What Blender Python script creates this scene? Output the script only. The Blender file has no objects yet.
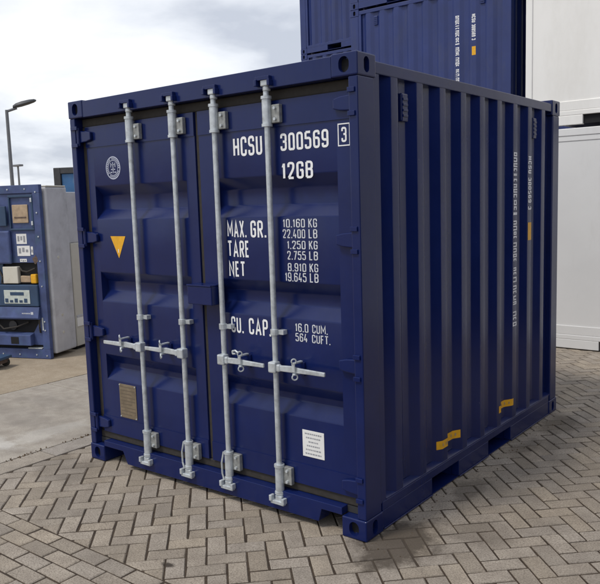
import bpy, bmesh, math, random
from mathutils import Vector, Matrix
random.seed(7)
R = math.radians
SC = bpy.context.scene
COL = SC.collection

# ------------------------------------------------------------------ camera
def cam_axes(y, p, r):
    cy, sy, cp, sp = math.cos(y), math.sin(y), math.cos(p), math.sin(p)
    f = Vector((sy*cp, cy*cp, sp)); rt = Vector((cy, -sy, 0)); up = rt.cross(f)
    return math.cos(r)*rt+math.sin(r)*up, -math.sin(r)*rt+math.cos(r)*up, f
CAM_POS = Vector((3.3011, -3.1536, 1.8512))
CR, CU, CF = cam_axes(-.6681, -.1236, -.0311)
FOC = 731.62/600
cd = bpy.data.cameras.new('camera'); cam = bpy.data.objects.new('camera', cd); COL.objects.link(cam)
m3 = Matrix((CR, CU, -CF)).transposed()
cam.matrix_world = Matrix.Translation(CAM_POS) @ m3.to_4x4()
cd.sensor_fit = 'HORIZONTAL'; cd.sensor_width = 36; cd.lens = 36*FOC
cd.clip_start = .05; cd.clip_end = 3000
SC.camera = cam
SC.render.resolution_x, SC.render.resolution_y = 1024, 997

# ------------------------------------------------------------------ sky and sun
SUN_DIR = Vector((-.28, -.66, 1.2)).normalized()      # towards the sun
w = bpy.data.worlds.new('World'); SC.world = w; w.use_nodes = True
nt = w.node_tree; nt.nodes.clear(); N = nt.nodes.new; LK = nt.links.new
out = N('ShaderNodeOutputWorld'); bg = N('ShaderNodeBackground'); LK(bg.outputs[0], out.inputs[0])
sky = N('ShaderNodeTexSky'); sky.sky_type = 'NISHITA'; sky.sun_disc = False
sky.sun_elevation = math.asin(SUN_DIR.z); sky.sun_rotation = math.atan2(SUN_DIR.x, SUN_DIR.y)
tc = N('ShaderNodeTexCoord'); sep = N('ShaderNodeSeparateXYZ'); LK(tc.outputs['Generated'], sep.inputs[0])
ab = N('ShaderNodeMath'); ab.operation = 'ABSOLUTE'; LK(sep.outputs[2], ab.inputs[0])
ad = N('ShaderNodeMath'); ad.operation = 'ADD'; ad.inputs[1].default_value = .22; LK(ab.outputs[0], ad.inputs[0])
dv = N('ShaderNodeVectorMath'); dv.operation = 'DIVIDE'; LK(tc.outputs['Generated'], dv.inputs[0]); LK(ad.outputs[0], dv.inputs[1])
mp = N('ShaderNodeMapping'); mp.inputs['Location'].default_value = (1.2, 4.4, 0); LK(dv.outputs[0], mp.inputs[0])
n1 = N('ShaderNodeTexNoise'); n1.inputs['Scale'].default_value = 1.15; n1.inputs['Detail'].default_value = 9; n1.inputs['Roughness'].default_value = .52
n1.inputs['Distortion'].default_value = .25
LK(mp.outputs[0], n1.inputs['Vector'])
rp = N('ShaderNodeValToRGB'); e = rp.color_ramp.elements
e[0].position = .42; e[0].color = (5.0, 5.35, 6.1, 1); e[1].position = .65; e[1].color = (9.0, 9.1, 9.25, 1)
el = rp.color_ramp.elements.new(.53); el.color = (7.2, 7.5, 8.05, 1)
LK(n1.outputs[0], rp.inputs[0])
mx = N('ShaderNodeMix'); mx.data_type = 'RGBA'; mx.inputs[0].default_value = .93
LK(sky.outputs[0], mx.inputs[6]); LK(rp.outputs[0], mx.inputs[7]); LK(mx.outputs[2], bg.inputs[0])
bg.inputs[1].default_value = .1
sl = bpy.data.lights.new('sun', 'SUN'); sl.energy = 1.5; sl.angle = R(12); sl.color = (1, .94, .86)
sun = bpy.data.objects.new('sun', sl); COL.objects.link(sun); sun.rotation_euler = SUN_DIR.to_track_quat('Z', 'Y').to_euler()
sun.location = (0, 0, 20)
vs = SC.view_settings; vs.view_transform = 'Standard'; vs.look = 'None'; vs.exposure = .32; vs.gamma = 1; vs.use_curve_mapping = False

# ------------------------------------------------------------------ materials
def srgb(r, g, b):
    f = lambda c: (c/255/12.92 if c/255 <= .04045 else ((c/255+.055)/1.055)**2.4)
    return (f(r), f(g), f(b), 1)
MATS = {}
def mat(name, col, rough=.5, metal=0, var=.12, scale=6, bump=0, bscale=60, spec=.5, coat=0, col2=None, rvar=.08, dirt=None, dirtz=None):
    m = bpy.data.materials.new(name); m.use_nodes = True; t = m.node_tree; b = t.nodes['Principled BSDF']
    b.inputs['Metallic'].default_value = metal; b.inputs['Specular IOR Level'].default_value = spec
    b.inputs['Coat Weight'].default_value = coat; b.inputs['Coat Roughness'].default_value = .18
    tcn = t.nodes.new('ShaderNodeTexCoord'); nz = t.nodes.new('ShaderNodeTexNoise')
    geo = t.nodes.new('ShaderNodeNewGeometry')
    nz.inputs['Scale'].default_value = scale; nz.inputs['Detail'].default_value = 7; nz.inputs['Roughness'].default_value = .62
    t.links.new(geo.outputs['Position'], nz.inputs['Vector'])
    r = t.nodes.new('ShaderNodeValToRGB'); c1 = [c*(1-var) for c in col[:3]]+[1]
    c2 = list(col2) if col2 else [min(1, c*(1+var)) for c in col[:3]]+[1]
    r.color_ramp.elements[0].color = c1; r.color_ramp.elements[1].color = c2
    r.color_ramp.elements[0].position = .32; r.color_ramp.elements[1].position = .68
    t.links.new(nz.outputs[0], r.inputs[0]); last = r.outputs[0]
    if dirt:
        n2 = t.nodes.new('ShaderNodeTexNoise'); n2.inputs['Scale'].default_value = dirt[1]; n2.inputs['Detail'].default_value = 10; n2.inputs['Roughness'].default_value = .7
        mpn = t.nodes.new('ShaderNodeMapping'); mpn.inputs['Scale'].default_value = dirt[3] if len(dirt) > 3 else (1, 1, 1)
        t.links.new(geo.outputs['Position'], mpn.inputs[0]); t.links.new(mpn.outputs[0], n2.inputs['Vector'])
        r2 = t.nodes.new('ShaderNodeValToRGB'); r2.color_ramp.elements[0].position = .52; r2.color_ramp.elements[1].position = .78
        r2.color_ramp.elements[1].color = (dirt[2],)*3+(1,)
        t.links.new(n2.outputs[0], r2.inputs[0])
        mm = t.nodes.new('ShaderNodeMix'); mm.data_type = 'RGBA'; t.links.new(r2.outputs[0], mm.inputs[0]); t.links.new(last, mm.inputs[6]); mm.inputs[7].default_value = dirt[0]
        last = mm.outputs[2]
    t.links.new(last, b.inputs['Base Color'])
    mr = t.nodes.new('ShaderNodeMapRange'); mr.inputs[3].default_value = max(.02, rough-rvar); mr.inputs[4].default_value = min(1, rough+rvar)
    t.links.new(nz.outputs[0], mr.inputs[0]); t.links.new(mr.outputs[0], b.inputs['Roughness'])
    if bump:
        nb = t.nodes.new('ShaderNodeTexNoise'); nb.inputs['Scale'].default_value = bscale; nb.inputs['Detail'].default_value = 5
        t.links.new(geo.outputs['Position'], nb.inputs['Vector'])
        bp = t.nodes.new('ShaderNodeBump'); bp.inputs['Strength'].default_value = 1; bp.inputs['Distance'].default_value = bump
        t.links.new(nb.outputs[0], bp.inputs['Height']); t.links.new(bp.outputs[0], b.inputs['Normal'])
    MATS[name] = m
    return m
M = MATS
mat('blue_paint', (.0056, .0140, .088, 1), .24, var=.12, scale=2.5, bump=.0035, bscale=2.6, spec=.34, coat=.05, dirt=((.024, .032, .085, 1), 3.6, .32, (1, 1, .3)), rvar=.1)
mat('blue_hazed', (.014, .029, .140, 1), .42, var=.12, scale=2.5, bump=.0016, bscale=5, coat=.15, dirt=((.06, .064, .09, 1), 3.2, .4, (1, 1, .35)), rvar=.1)  # lighter copy of blue_paint, distance haze and sky light put into its colour
mat('galvanised_dull', srgb(158, 160, 158), .5, .4, var=.25, scale=40, rvar=.12, dirt=(srgb(104, 100, 92), 26, .7))
mat('galvanised', srgb(200, 206, 210), .40, .4, var=.18, scale=25, rvar=.12, dirt=(srgb(120, 118, 112), 18, .6))
mat('rubber', srgb(52, 48, 44), .8, var=.25, scale=30, bump=.001)
mat('hole_black', (.004, .004, .006, 1), .8)
mat('letter_white', srgb(240, 241, 243), .5, var=.08, scale=40)
mat('letter_worn', srgb(208, 211, 218), .5, var=.2, scale=60)
mat('letter_dim', srgb(246, 247, 250), .55, var=.25, scale=50)
mat('sticker_yellow', srgb(232, 172, 30), .45, var=.1, scale=30)
mat('sticker_white', srgb(232, 232, 230), .5, var=.04)
mat('emblem_ink', srgb(178, 184, 204), .55)
mat('print_grey', srgb(150, 152, 158), .6)
mat('print_black', srgb(45, 40, 30), .6)
mat('plate_ink', srgb(104, 92, 76), .6)
mat('brass_plate', srgb(132, 118, 98), .55, .35, var=.25, scale=18, bump=.001, bscale=70)
mat('white_panel', srgb(243, 242, 238), .38, var=.02, scale=1.2, bump=.0012, bscale=2.2, dirt=(srgb(190, 184, 170), 1.6, .25, (1, 1, .3)))
mat('white_panel_old', srgb(226, 226, 225), .42, var=.03, scale=1.2, bump=.0015, bscale=2.2, dirt=(srgb(170, 164, 152), 1.8, .35, (1, 1, .25)))
mat('grey_aluminium', srgb(200, 200, 203), .5, .1, var=.1, scale=5, bump=.003, bscale=9, dirt=(srgb(120, 118, 118), 4, .5))
mat('cream_panel', srgb(208, 204, 192), .55, var=.05, scale=5, dirt=(srgb(170, 160, 140), 5, .5))
mat('unit_blue', srgb(66, 80, 124), .5, var=.25, scale=7, dirt=(srgb(72, 104, 122), 5, .75))
mat('unit_dark_blue', srgb(46, 70, 100), .5, var=.15, scale=8)
mat('teal_panel', srgb(52, 100, 146), .5, var=.12, scale=6, dirt=(srgb(120, 130, 140), 5, .5))
mat('dark_steel', srgb(62, 62, 64), .6, .2, var=.2, scale=14)
mat('tan_plate', srgb(176, 154, 128), .6, var=.2, scale=16, dirt=(srgb(120, 92, 64), 14, .6))
mat('rust', srgb(98, 82, 74), .8, var=.3, scale=25, bump=.002)
mat('lamp_grey', srgb(112, 114, 118), .5, .3, var=.1)
mat('lamp_dark', srgb(66, 68, 72), .55, var=.1)
mat('dirt', srgb(92, 76, 58), .95, var=.35, scale=60)
mat('unit_display', srgb(196, 204, 198), .4, var=.12, scale=25, dirt=(srgb(110, 130, 130), 22, .6))

def ground_mat(name, c1, c2, spots, sscale, fine, stains=(), island=False, rough=.85):
    """speckled mineral surface; island: every piece takes a tone of its own; stains: damp marks and other spots with their own outline"""
    m = bpy.data.materials.new(name); m.use_nodes = True; t = m.node_tree; b = t.nodes['Principled BSDF']; K = t.nodes.new; J = t.links.new
    geo = K('ShaderNodeNewGeometry')
    def noise(s, d=6, ro=.6, dist=0):
        n = K('ShaderNodeTexNoise'); n.inputs['Scale'].default_value = s; n.inputs['Detail'].default_value = d; n.inputs['Roughness'].default_value = ro; n.inputs['Distortion'].default_value = dist
        J(geo.outputs['Position'], n.inputs['Vector']); return n.outputs[0]
    def mix(f, a, bb, mode='MIX'):
        x = K('ShaderNodeMix'); x.data_type = 'RGBA'; x.blend_type = mode
        for s, v in ((0, f), (6, a), (7, bb)):
            if hasattr(v, 'is_output'): J(v, x.inputs[s])
            else: x.inputs[s].default_value = v
        return x.outputs[2]
    def rng(v, a, bb, c, d):
        x = K('ShaderNodeMapRange'); x.inputs[1].default_value = a; x.inputs[2].default_value = bb; x.inputs[3].default_value = c; x.inputs[4].default_value = d; J(v, x.inputs[0]); return x.outputs[0]
    def mth(op, a, bb):
        x = K('ShaderNodeMath'); x.operation = op
        for i, v in enumerate((a, bb)):
            if hasattr(v, 'is_output'): J(v, x.inputs[i])
            else: x.inputs[i].default_value = v
        return x.outputs[0]
    base = mix(rng(noise(fine*.06, 8), .35, .65, 0, 1), c1, c2)
    if island:
        oi = K('ShaderNodeObjectInfo')
        rnd = mth('FRACT', mth('ADD', mth('MULTIPLY', oi.outputs['Random'], 3.7), geo.outputs['Random Per Island']), 0)
        g = K('ShaderNodeCombineColor'); v = rng(rnd, 0, 1, .82, 1.1)
        rnd2 = mth('FRACT', mth('MULTIPLY', rnd, 17.3), 0)
        J(v, g.inputs[0]); J(mth('MULTIPLY', v, rng(rnd2, 0, 1, .965, 1.0)), g.inputs[1]); J(mth('MULTIPLY', v, rng(rnd2, 0, 1, .90, 1.01)), g.inputs[2])
        base = mix(1.0, base, g.outputs[0], 'MULTIPLY')
    base = mix(rng(noise(fine, 3), .42, .68, 0, .7), base, spots)
    base = mix(rng(noise(fine*1.7, 2), .58, .75, 0, .5), base, [min(1, c*1.5) for c in c2[:3]]+[1])
    base = mix(rng(noise(sscale, 8, .65, .4), .48, .74, 0, .5), base, [c*.62 for c in c1[:3]]+[1])
    sp = K('ShaderNodeSeparateXYZ'); J(geo.outputs['Position'], sp.inputs[0])
    wob = noise(5.5, 7, .7)
    for (x, y, rx, ry, stren, sc) in stains:
        dx = mth('DIVIDE', mth('SUBTRACT', sp.outputs[0], x), rx); dy = mth('DIVIDE', mth('SUBTRACT', sp.outputs[1], y), ry)
        d = mth('SQRT', mth('ADD', mth('MULTIPLY', dx, dx), mth('MULTIPLY', dy, dy)), 0)
        d = mth('ADD', d, mth('MULTIPLY', mth('SUBTRACT', wob, .5), 2.2))
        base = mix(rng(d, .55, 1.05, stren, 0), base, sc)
    J(base, b.inputs['Base Color'])
    b.inputs['Roughness'].default_value = rough; b.inputs['Specular IOR Level'].default_value = .3
    bp = K('ShaderNodeBump'); bp.inputs['Distance'].default_value = .003; bp.inputs['Strength'].default_value = .8
    J(noise(fine*.8, 4), bp.inputs['Height']); J(bp.outputs[0], b.inputs['Normal'])
    MATS[name] = m
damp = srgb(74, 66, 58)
ST = [(1.36, .08, .26, .34, .85, damp), (1.66, .50, .20, .25, .3, damp), (1.38, 2.60, .16, .35, .5, damp), (1.36, 1.0, .10, .25, .45, damp), (1.36, 1.9, .10, .25, .4, damp), (.503, -.784, .045, .028, .9, srgb(50, 42, 36)),  # the tiny spot paints the darkness of a missing brick chunk
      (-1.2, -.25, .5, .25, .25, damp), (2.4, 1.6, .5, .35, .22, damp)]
ground_mat('brick', srgb(150, 141, 130), srgb(169, 160, 148), srgb(98, 89, 79), 2.2, 115, ST, True)
ground_mat('joint_sand', srgb(82, 70, 58), srgb(58, 49, 41), srgb(38, 32, 27), 4, 90, ST[:5])
ground_mat('concrete', srgb(148, 140, 130), srgb(172, 165, 154), srgb(138, 130, 120), 2.4, 110, [(-2.2, 1.5, .7, .10, .4, srgb(120, 112, 104)), (-2.05, .1, .16, .5, .3, srgb(208, 205, 198)), (-3.2, .2, .3, .6, .3, srgb(128, 120, 110)), (-2.6, .3, .9, .22, .3, srgb(128, 122, 116)), (-2.3, -.2, .5, .12, .3, srgb(205, 203, 198)), (-2.9, .75, .5, .2, .3, srgb(122, 116, 110))])
ground_mat('tan_concrete', srgb(152, 138, 118), srgb(170, 157, 138), srgb(134, 120, 102), 1.0, 90)
ground_mat('kerbstone', srgb(150, 143, 134), srgb(168, 161, 152), srgb(110, 102, 94), 2.5, 140, (), True)

# ------------------------------------------------------------------ mesh helpers
class MB:
    def __init__(s): s.v = []; s.f = []
    def add(s, vs, fs):
        o = len(s.v); s.v += [tuple(p) for p in vs]; s.f += [tuple(i+o for i in f) for f in fs]; return s
    def box(s, x0, y0, z0, x1, y1, z1):
        return s.add([(x0,y0,z0),(x1,y0,z0),(x1,y1,z0),(x0,y1,z0),(x0,y0,z1),(x1,y0,z1),(x1,y1,z1),(x0,y1,z1)],
                     [(3,2,1,0),(4,5,6,7),(0,1,5,4),(1,2,6,5),(2,3,7,6),(3,0,4,7)])
    def cyl(s, p0, p1, r, n=12, r2=None):
        p0, p1 = Vector(p0), Vector(p1); d = (p1-p0).normalized(); a = d.orthogonal().normalized(); b = d.cross(a); r2 = r if r2 is None else r2
        vs = [p0+(a*math.cos(2*math.pi*i/n)+b*math.sin(2*math.pi*i/n))*r for i in range(n)]+[p1+(a*math.cos(2*math.pi*i/n)+b*math.sin(2*math.pi*i/n))*r2 for i in range(n)]
        return s.add(vs, [(i, (i+1) % n, n+(i+1) % n, n+i) for i in range(n)]+[tuple(reversed(range(n))), tuple(range(n, 2*n))])
    def tube(s, pts, r, n=8):
        for a, b in zip(pts, pts[1:]): s.cyl(a, b, r, n)
        return s
    def ring(s, c, ax, R_, r, n=16, k=6):
        ax = Vector(ax).normalized(); a = ax.orthogonal().normalized(); b = ax.cross(a); c = Vector(c); vs = []; fs = []
        for i in range(n):
            t = 2*math.pi*i/n; d = a*math.cos(t)+b*math.sin(t)
            for j in range(k):
                u = 2*math.pi*j/k; vs.append(c+d*(R_+r*math.cos(u))+ax*r*math.sin(u))
        for i in range(n):
            for j in range(k): fs.append((i*k+j, ((i+1) % n)*k+j, ((i+1) % n)*k+(j+1) % k, i*k+(j+1) % k))
        return s.add(vs, fs)
    def prism(s, poly, axis, a, b):
        """poly: 2D points, extruded along axis ('x': points are (y,z); 'y': (x,z); 'z': (x,y))"""
        P = {'x': lambda p, q: (q, p[0], p[1]), 'y': lambda p, q: (p[0], q, p[1]), 'z': lambda p, q: (p[0], p[1], q)}[axis]
        n = len(poly)
        return s.add([P(p, a) for p in poly]+[P(p, b) for p in poly], [(i, (i+1) % n, n+(i+1) % n, n+i) for i in range(n)]+[tuple(reversed(range(n))), tuple(range(n, 2*n))])
    def mesh(s, name, m, bevel=0, smooth=None, fix=True):
        me = bpy.data.meshes.new(name); me.from_pydata(s.v, [], s.f); me.materials.append(m)
        if fix or bevel:
            bm = bmesh.new(); bm.from_mesh(me)
            if fix: bmesh.ops.recalc_face_normals(bm, faces=bm.faces)
            if bevel: bmesh.ops.bevel(bm, geom=[e_ for e_ in bm.edges if e_.is_manifold and e_.calc_face_angle(0) > .4], offset=bevel, segments=2, profile=.5, affect='EDGES', clamp_overlap=True)
            bm.to_mesh(me); bm.free()
        if smooth is not None:
            me.shade_smooth(); me.set_sharp_from_angle(angle=R(smooth))
        return me
    def build(s, name, m, parent=None, bevel=0, smooth=None, fix=True):
        return link(name, s.mesh(name, m, bevel, smooth, fix), parent)
def link(name, me, parent=None):
    o = bpy.data.objects.new(name, me); COL.objects.link(o); o.parent = parent; return o
def box(name, m, parent, *c, bevel=.003): return MB().box(*c).build(name, m, parent, bevel)
def thing(name, label, cat, loc=(0, 0, 0), rz=0, group=None):
    o = bpy.data.objects.new(name, None); COL.objects.link(o); o.location = loc; o.rotation_euler = (0, 0, rz); o.empty_display_size = .2
    tag(o, label, cat, group); return o
def tag(o, label, cat, group=None):
    o['label'] = label; o['category'] = cat
    if group: o['group'] = group
    return o
def struct(o): o['kind'] = 'structure'; return o
GL = {'H': ('L', [(0,0),(0,1)], [(1,0),(1,1)], [(0,.5),(1,.5)]), 'C': ('R', [(1,.7),(1,1),(0,1),(0,0),(1,0),(1,.3)]),
 'S': ('R', [(1,.74),(1,1),(0,1),(0,.52),(1,.52),(1,0),(0,0),(0,.26)]), 'U': ('R', [(0,1),(0,0),(1,0),(1,1)]),
 '3': ('R', [(0,.76),(0,1),(1,1),(1,.53),(.35,.53)], [(.35,.53),(1,.53),(1,0),(0,0),(0,.24)]), '0': ('RC', [(0,0),(0,1),(1,1),(1,0)]),
 '5': ('R', [(0,.62),(1,.62),(1,0),(0,0),(0,.22)], [(1,1),(.5,1)], [(.5,1),(0.02,1)], [(0,1),(0,.56)]), '6': ('R', [(0,.4),(0,1),(1,1),(1,.78)], [(0,.45),(0,.58),(1,.58),(1,0),(0,0),(0,.45)]),
 '9': ('R', [(1,.6),(1,0),(0,0),(0,.22)], [(1,.55),(1,.42),(0,.42),(0,1),(1,1),(1,.55)]), '1': ('L', [(.7,0),(.7,1)], [(0,.74),(.7,.98)]),
 '2': ('R', [(0,.74),(0,1),(1,1),(1,.62),(0.02,.02)], [(0,0),(1,0)]), 'G': ('R', [(1,.72),(1,1),(0,1),(0,0),(1,0),(1,.49)], [(.5,.49),(1.12,.49)]),
 'B': ('R', [(0,0),(0,1)], [(0,1),(1,1),(1,.53),(0,.53)], [(0,.53),(1,.53),(1,0),(0,0)]), 'M': ('L', [(0,0),(0,1),(.5,.3),(1,1),(1,0)]),
 'A': ('L', [(0,-.06),(.5,1),(1,-.06)], [(.2,.27),(.8,.27)]), 'X': ('L', [(0,-.06),(1,1.06)], [(0,1.06),(1,-.06)]), 'R': ('R', [(0,-.07),(0,1)], [(0,1),(1,1),(1,.47),(0,.47)], [(.5,.45),(1.05,-.07)]),
 'T': ('L', [(.5,0),(.5,.95)], [(-.1,1),(1.1,1)]), 'E': ('L', [(1,1),(0,1),(0,0),(1,0)], [(0,.52),(.85,.52)]), 'N': ('L', [(0,-.05),(0,1),(1,0),(1,1.05)]), 'P': ('R', [(0,-.07),(0,1)], [(0,1),(1,1),(1,.45),(0,.45)]),
 'K': ('L', [(0,-.06),(0,1.06)], [(1,1.06),(.05,.4)], [(.35,.58),(1.05,-.06)]), 'L': ('L', [(0,1.06),(0,0),(1,0)]), '4': ('L', [(.75,-.05),(.75,.5)], [(.5,1.05),(0,.25),(1.1,.25)]), '7': ('L', [(0,1),(1,1),(.3,-.06)]),
 '8': ('RC', [(0,.52),(0,1),(1,1),(1,.52)], [(0,0),(0,.52),(1,.52),(1,0)]), 'F': ('L', [(1,1),(0,1),(0,-.06)], [(0,.52),(.85,.52)]), '.': ('L', [(.5,-.07),(.5,.08)])}
def ribbon(pts, t, closed=False):
    pts = [Vector(p) for p in pts]; n = len(pts); Lf, Rt = [], []
    for i, p in enumerate(pts):
        a = pts[i-1] if (i or closed) else None; b = pts[(i+1) % n] if (i < n-1 or closed) else None
        d0 = (p-a).normalized() if a is not None else None; d1 = (b-p).normalized() if b is not None else None
        d0 = d0 or d1; d1 = d1 or d0
        m_ = (d0+d1); m_ = m_.normalized() if m_.length > 1e-4 else d0
        nn = Vector((-m_.y, m_.x)); k = 1/max(.45, nn.dot(Vector((-d0.y, d0.x))))
        Lf.append(p+nn*t/2*k); Rt.append(p-nn*t/2*k)
    fs = [(i, (i+1) % n, n+(i+1) % n, n+i) for i in range(n if closed else n-1)]
    return Lf+Rt, fs
def text_mesh(txt, x0, x1, z0, z1, y, m, t=.135):
    vs, fs, x, lay = [], [], 0, 0
    for ch in txt:
        g_ = GL[ch]; w_ = {'M': .62, '.': .12, '1': .24, 'A': .52, 'X': .5, 'N': .5, 'T': .44, 'L': .38, 'F': .38, 'E': .38}.get(ch, .44)
        cw, ch_ = w_-t, 1-t
        if ch == '.': cw = 0
        for st in g_[1:]:
            lay += 1; pts = [(t/2+px*cw+x, t/2+pz*ch_) for px, pz in st]; cl = 'C' in g_[0]
            if 'R' in g_[0] and len(pts) > 2:
                if cl:
                    mid = ((pts[0][0]+pts[-1][0])/2, (pts[0][1]+pts[-1][1])/2); pts = rounded([mid]+pts+[mid], .15, 5)[:-1]
                else: pts = rounded(pts, .15, 5)
            v_, f_ = ribbon(pts, t, cl); o = len(vs); vs += [(p.x, p.y, lay) for p in v_]; fs += [tuple(i+o for i in q) for q in f_]
        x += w_+.115
    a, b = min(v[0] for v in vs), max(v[0] for v in vs); c, d = 0, 1
    me = bpy.data.meshes.new('lettering')
    me.from_pydata([(x0+(v[0]-a)/(b-a)*(x1-x0), y-.00006*v[2], z0+(v[1]-c)/(d-c)*(z1-z0)) for v in vs], [], fs)
    me.materials.append(m); return me

def rounded(profile, r_=.008, seg=3):
    o = [profile[0]]
    for a, b, c in zip(profile, profile[1:], profile[2:]):
        va, vc = Vector(a)-Vector(b), Vector(c)-Vector(b); d = min(r_, va.length*.48, vc.length*.48)
        p, q = Vector(b)+va.normalized()*d, Vector(b)+vc.normalized()*d
        for k in range(seg+1):
            t = k/seg; o.append(tuple(p*(1-t)**2+Vector(b)*2*t*(1-t)+q*t*t))
    return o+[profile[-1]]

# ------------------------------------------------------------------ the ground
g = MB(); g.add([(-600,-600,-.05),(600,-600,-.05),(600,600,-.05),(-600,600,-.05)], [(0,1,2,3)])
struct(g.build('ground', M['tan_concrete'], fix=False))
ya = MB(); ya.box(-40, -8, -.049, -3.61, 40, -.004)
struct(ya.build('yard_concrete', M['tan_concrete']))
ca = MB(); ca.box(-3.605, -8, -.049, -1.695, 40, -.02); apron = struct(ca.build('concrete_apron', M['joint_sand']))
for k in range(-3, 6):
    y0 = 1.17+k*1.98
    MB().box(-3.59, y0+.007, -.06, -1.70, y0+1.973, random.uniform(-.002, .001)).build('concrete_slab', M['concrete'], apron, bevel=.006)
pv = MB(); pv.box(-1.69, -8, -.049, 12, 30, -.0048); pave = struct(pv.build('brick_pavement', M['joint_sand']))
kerb_meshes = []
y = -4.13
while y < 6:
    o = MB().box(-1.682, y+.004, -.04, -1.476, y+.996, random.uniform(.001, .004)).build('kerbstone', M['kerbstone'], pave, bevel=.005); y += 1.0

def clip(poly, nx, ny, d):           # keep nx*x+ny*y >= d
    o = []
    for i, p in enumerate(poly):
        q = poly[(i+1) % len(poly)]; a = nx*p[0]+ny*p[1]-d; b = nx*q[0]+ny*q[1]-d
        if a >= 0: o.append(p)
        if (a > 0) != (b > 0) and a != b:
            t = a/(a-b); o.append((p[0]+(q[0]-p[0])*t, p[1]+(q[1]-p[1])*t))
    return o
def parea(p): return abs(sum(p[i][0]*p[(i+1) % len(p)][1]-p[(i+1) % len(p)][0]*p[i][1] for i in range(len(p))))/2 if len(p) > 2 else 0
def inset(poly, d):
    n = len(poly); out_ = poly
    s = sum(poly[i][0]*poly[(i+1) % n][1]-poly[(i+1) % n][0]*poly[i][1] for i in range(n))
    for i in range(n):
        p, q = poly[i], poly[(i+1) % n]; ex, ey = q[0]-p[0], q[1]-p[1]; L = math.hypot(ex, ey)
        if L < 1e-6: continue
        nx, ny = (-ey/L, ex/L) if s > 0 else (ey/L, -ex/L)
        out_ = clip(out_, nx, ny, nx*p[0]+ny*p[1]+d)
        if len(out_) < 3: return []
    return out_
def brick_geo(poly, h=0, tx=0, ty=0, ch=.005):
    """chamfered brick top on an outline, tilted a touch: rings bottom, shoulder, top"""
    a = sum(poly[i][0]*poly[(i+1) % len(poly)][1]-poly[(i+1) % len(poly)][0]*poly[i][1] for i in range(len(poly)))
    if a < 0: poly = poly[::-1]
    n = len(poly); cx = sum(p[0] for p in poly)/n; cy = sum(p[1] for p in poly)/n
    vs = []
    for k, (zz, ins) in enumerate(((-.035, 0), (-.0044, 0), (0, ch))):
        for p in poly:
            dx, dy = cx-p[0], cy-p[1]; L = math.hypot(dx, dy); f = min(.4, ins*1.35/max(L, 1e-5))
            x, y_ = p[0]+dx*f, p[1]+dy*f
            vs.append((x, y_, zz+(h+tx*(x-cx)+ty*(y_-cy) if k else 0)))
    fs = [(k*n+i, k*n+(i+1) % n, (k+1)*n+(i+1) % n, (k+1)*n+i) for k in (0, 1) for i in range(n)]+[tuple(range(2*n, 3*n))]
    return vs, fs
P = .1065; J = .0046; S2 = math.sqrt(.5); OA, OB = -.213, -.625
bricks = []        # (outline, whole?)
def ab2xy(a, b): return ((a-b)*S2, (a+b)*S2)
YB = -.905
for i in range(-70, 130):
    for j in range(-110, 90):
        if (i-j) % 4: continue
        for k in (0, 1):
            if k == 0: a0, a1, b0, b1 = i, i+2, j-1, j
            else: a0, a1, b0, b1 = i+3, i+4, j-1, j+1
            q = [ab2xy(OA+a*P, OB+b*P) for a, b in ((a0, b0), (a1, b0), (a1, b1), (a0, b1))]
            cx = sum(p[0] for p in q)/4; cy = sum(p[1] for p in q)/4
            if cx < -1.6 or cx > 5.2 or cy < YB-.15 or cy > 7: continue
            if abs(cx) < 1.0 and .35 < cy < 2.8: continue
            if cy > 3.4 and cx < -1.0: continue
            full = parea(q); c = clip(clip(q, 1, 0, -1.472), 0, 1, YB)
            if len(c) < 3 or parea(c) < .0012: continue
            bricks.append((c, parea(c) > full*.999, k))
ROW = .105
for r_ in range(14):
    y1 = YB-r_*ROW; x = -1.47+(.107 if r_ % 2 else 0)-.05
    while x < 4.2:
        q = clip([(x, y1-ROW), (x+.2135, y1-ROW), (x+.2135, y1), (x, y1)], 1, 0, -1.472)
        if len(q) > 2 and parea(q) > .0012: bricks.append((q, len(q) == 4 and parea(q) > .0223, 2))
        x += .2135
def pix(x, y_):
    d = Vector((x, y_, 0))-CAM_POS; z = d.dot(CF)
    if z < .1: return None
    return 300+600*FOC*d.dot(CR)/z, 292-600*FOC*d.dot(CU)/z
def shown(c):
    ps = [pix(*p) for p in c]
    if any(p is None for p in ps): return 0
    cx = sum(p[0] for p in ps)/len(ps); cy = sum(p[1] for p in ps)/len(ps)
    if not (-4 < cx < 604 and 200 < cy < 590): return 0
    wx = sum(p[0] for p in c)/len(c); wy = sum(p[1] for p in c)/len(c)
    if abs(wx) < 1.15 and wy > .03: return 0
    return parea(ps)
order = sorted(range(len(bricks)), key=lambda t: -shown(bricks[t][0]))
solo = set(t for t in order[:300] if shown(bricks[t][0]) > 0)
whole = {}
rest = MB()
for t, (c, full, k) in enumerate(bricks):
    h = random.gauss(0, .0013); tx, ty = random.gauss(0, .008), random.gauss(0, .008)
    q = inset(c, J+random.uniform(-.0006, .0012))
    if len(q) < 3: continue
    if t in solo:
        cx = sum(p[0] for p in c)/len(c); cy = sum(p[1] for p in c)/len(c)
        if full:
            v_ = random.randrange(5)
            if (k, v_) not in whole:
                qq = [(p[0]-cx+random.gauss(0, .0013), p[1]-cy+random.gauss(0, .0013)) for p in q]
                b_ = MB(); b_.add(*brick_geo(qq, 0, 0, 0, random.uniform(.0035, .006))); whole[(k, v_)] = b_.mesh('brick', M['brick'], fix=False)
            o = link('brick', whole[(k, v_)], pave); o.rotation_euler = (ty, -tx, 0)
        else:
            b_ = MB(); b_.add(*brick_geo([(p[0]-cx, p[1]-cy) for p in q], 0, tx, ty)); o = b_.build('brick', M['brick'], pave, fix=False)
        o.location = (cx, cy, h)
    else:
        rest.add(*brick_geo(q, h, tx, ty))
o = rest.build('brick_field', M['brick'], pave, fix=False); o['kind'] = 'stuff'

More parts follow.
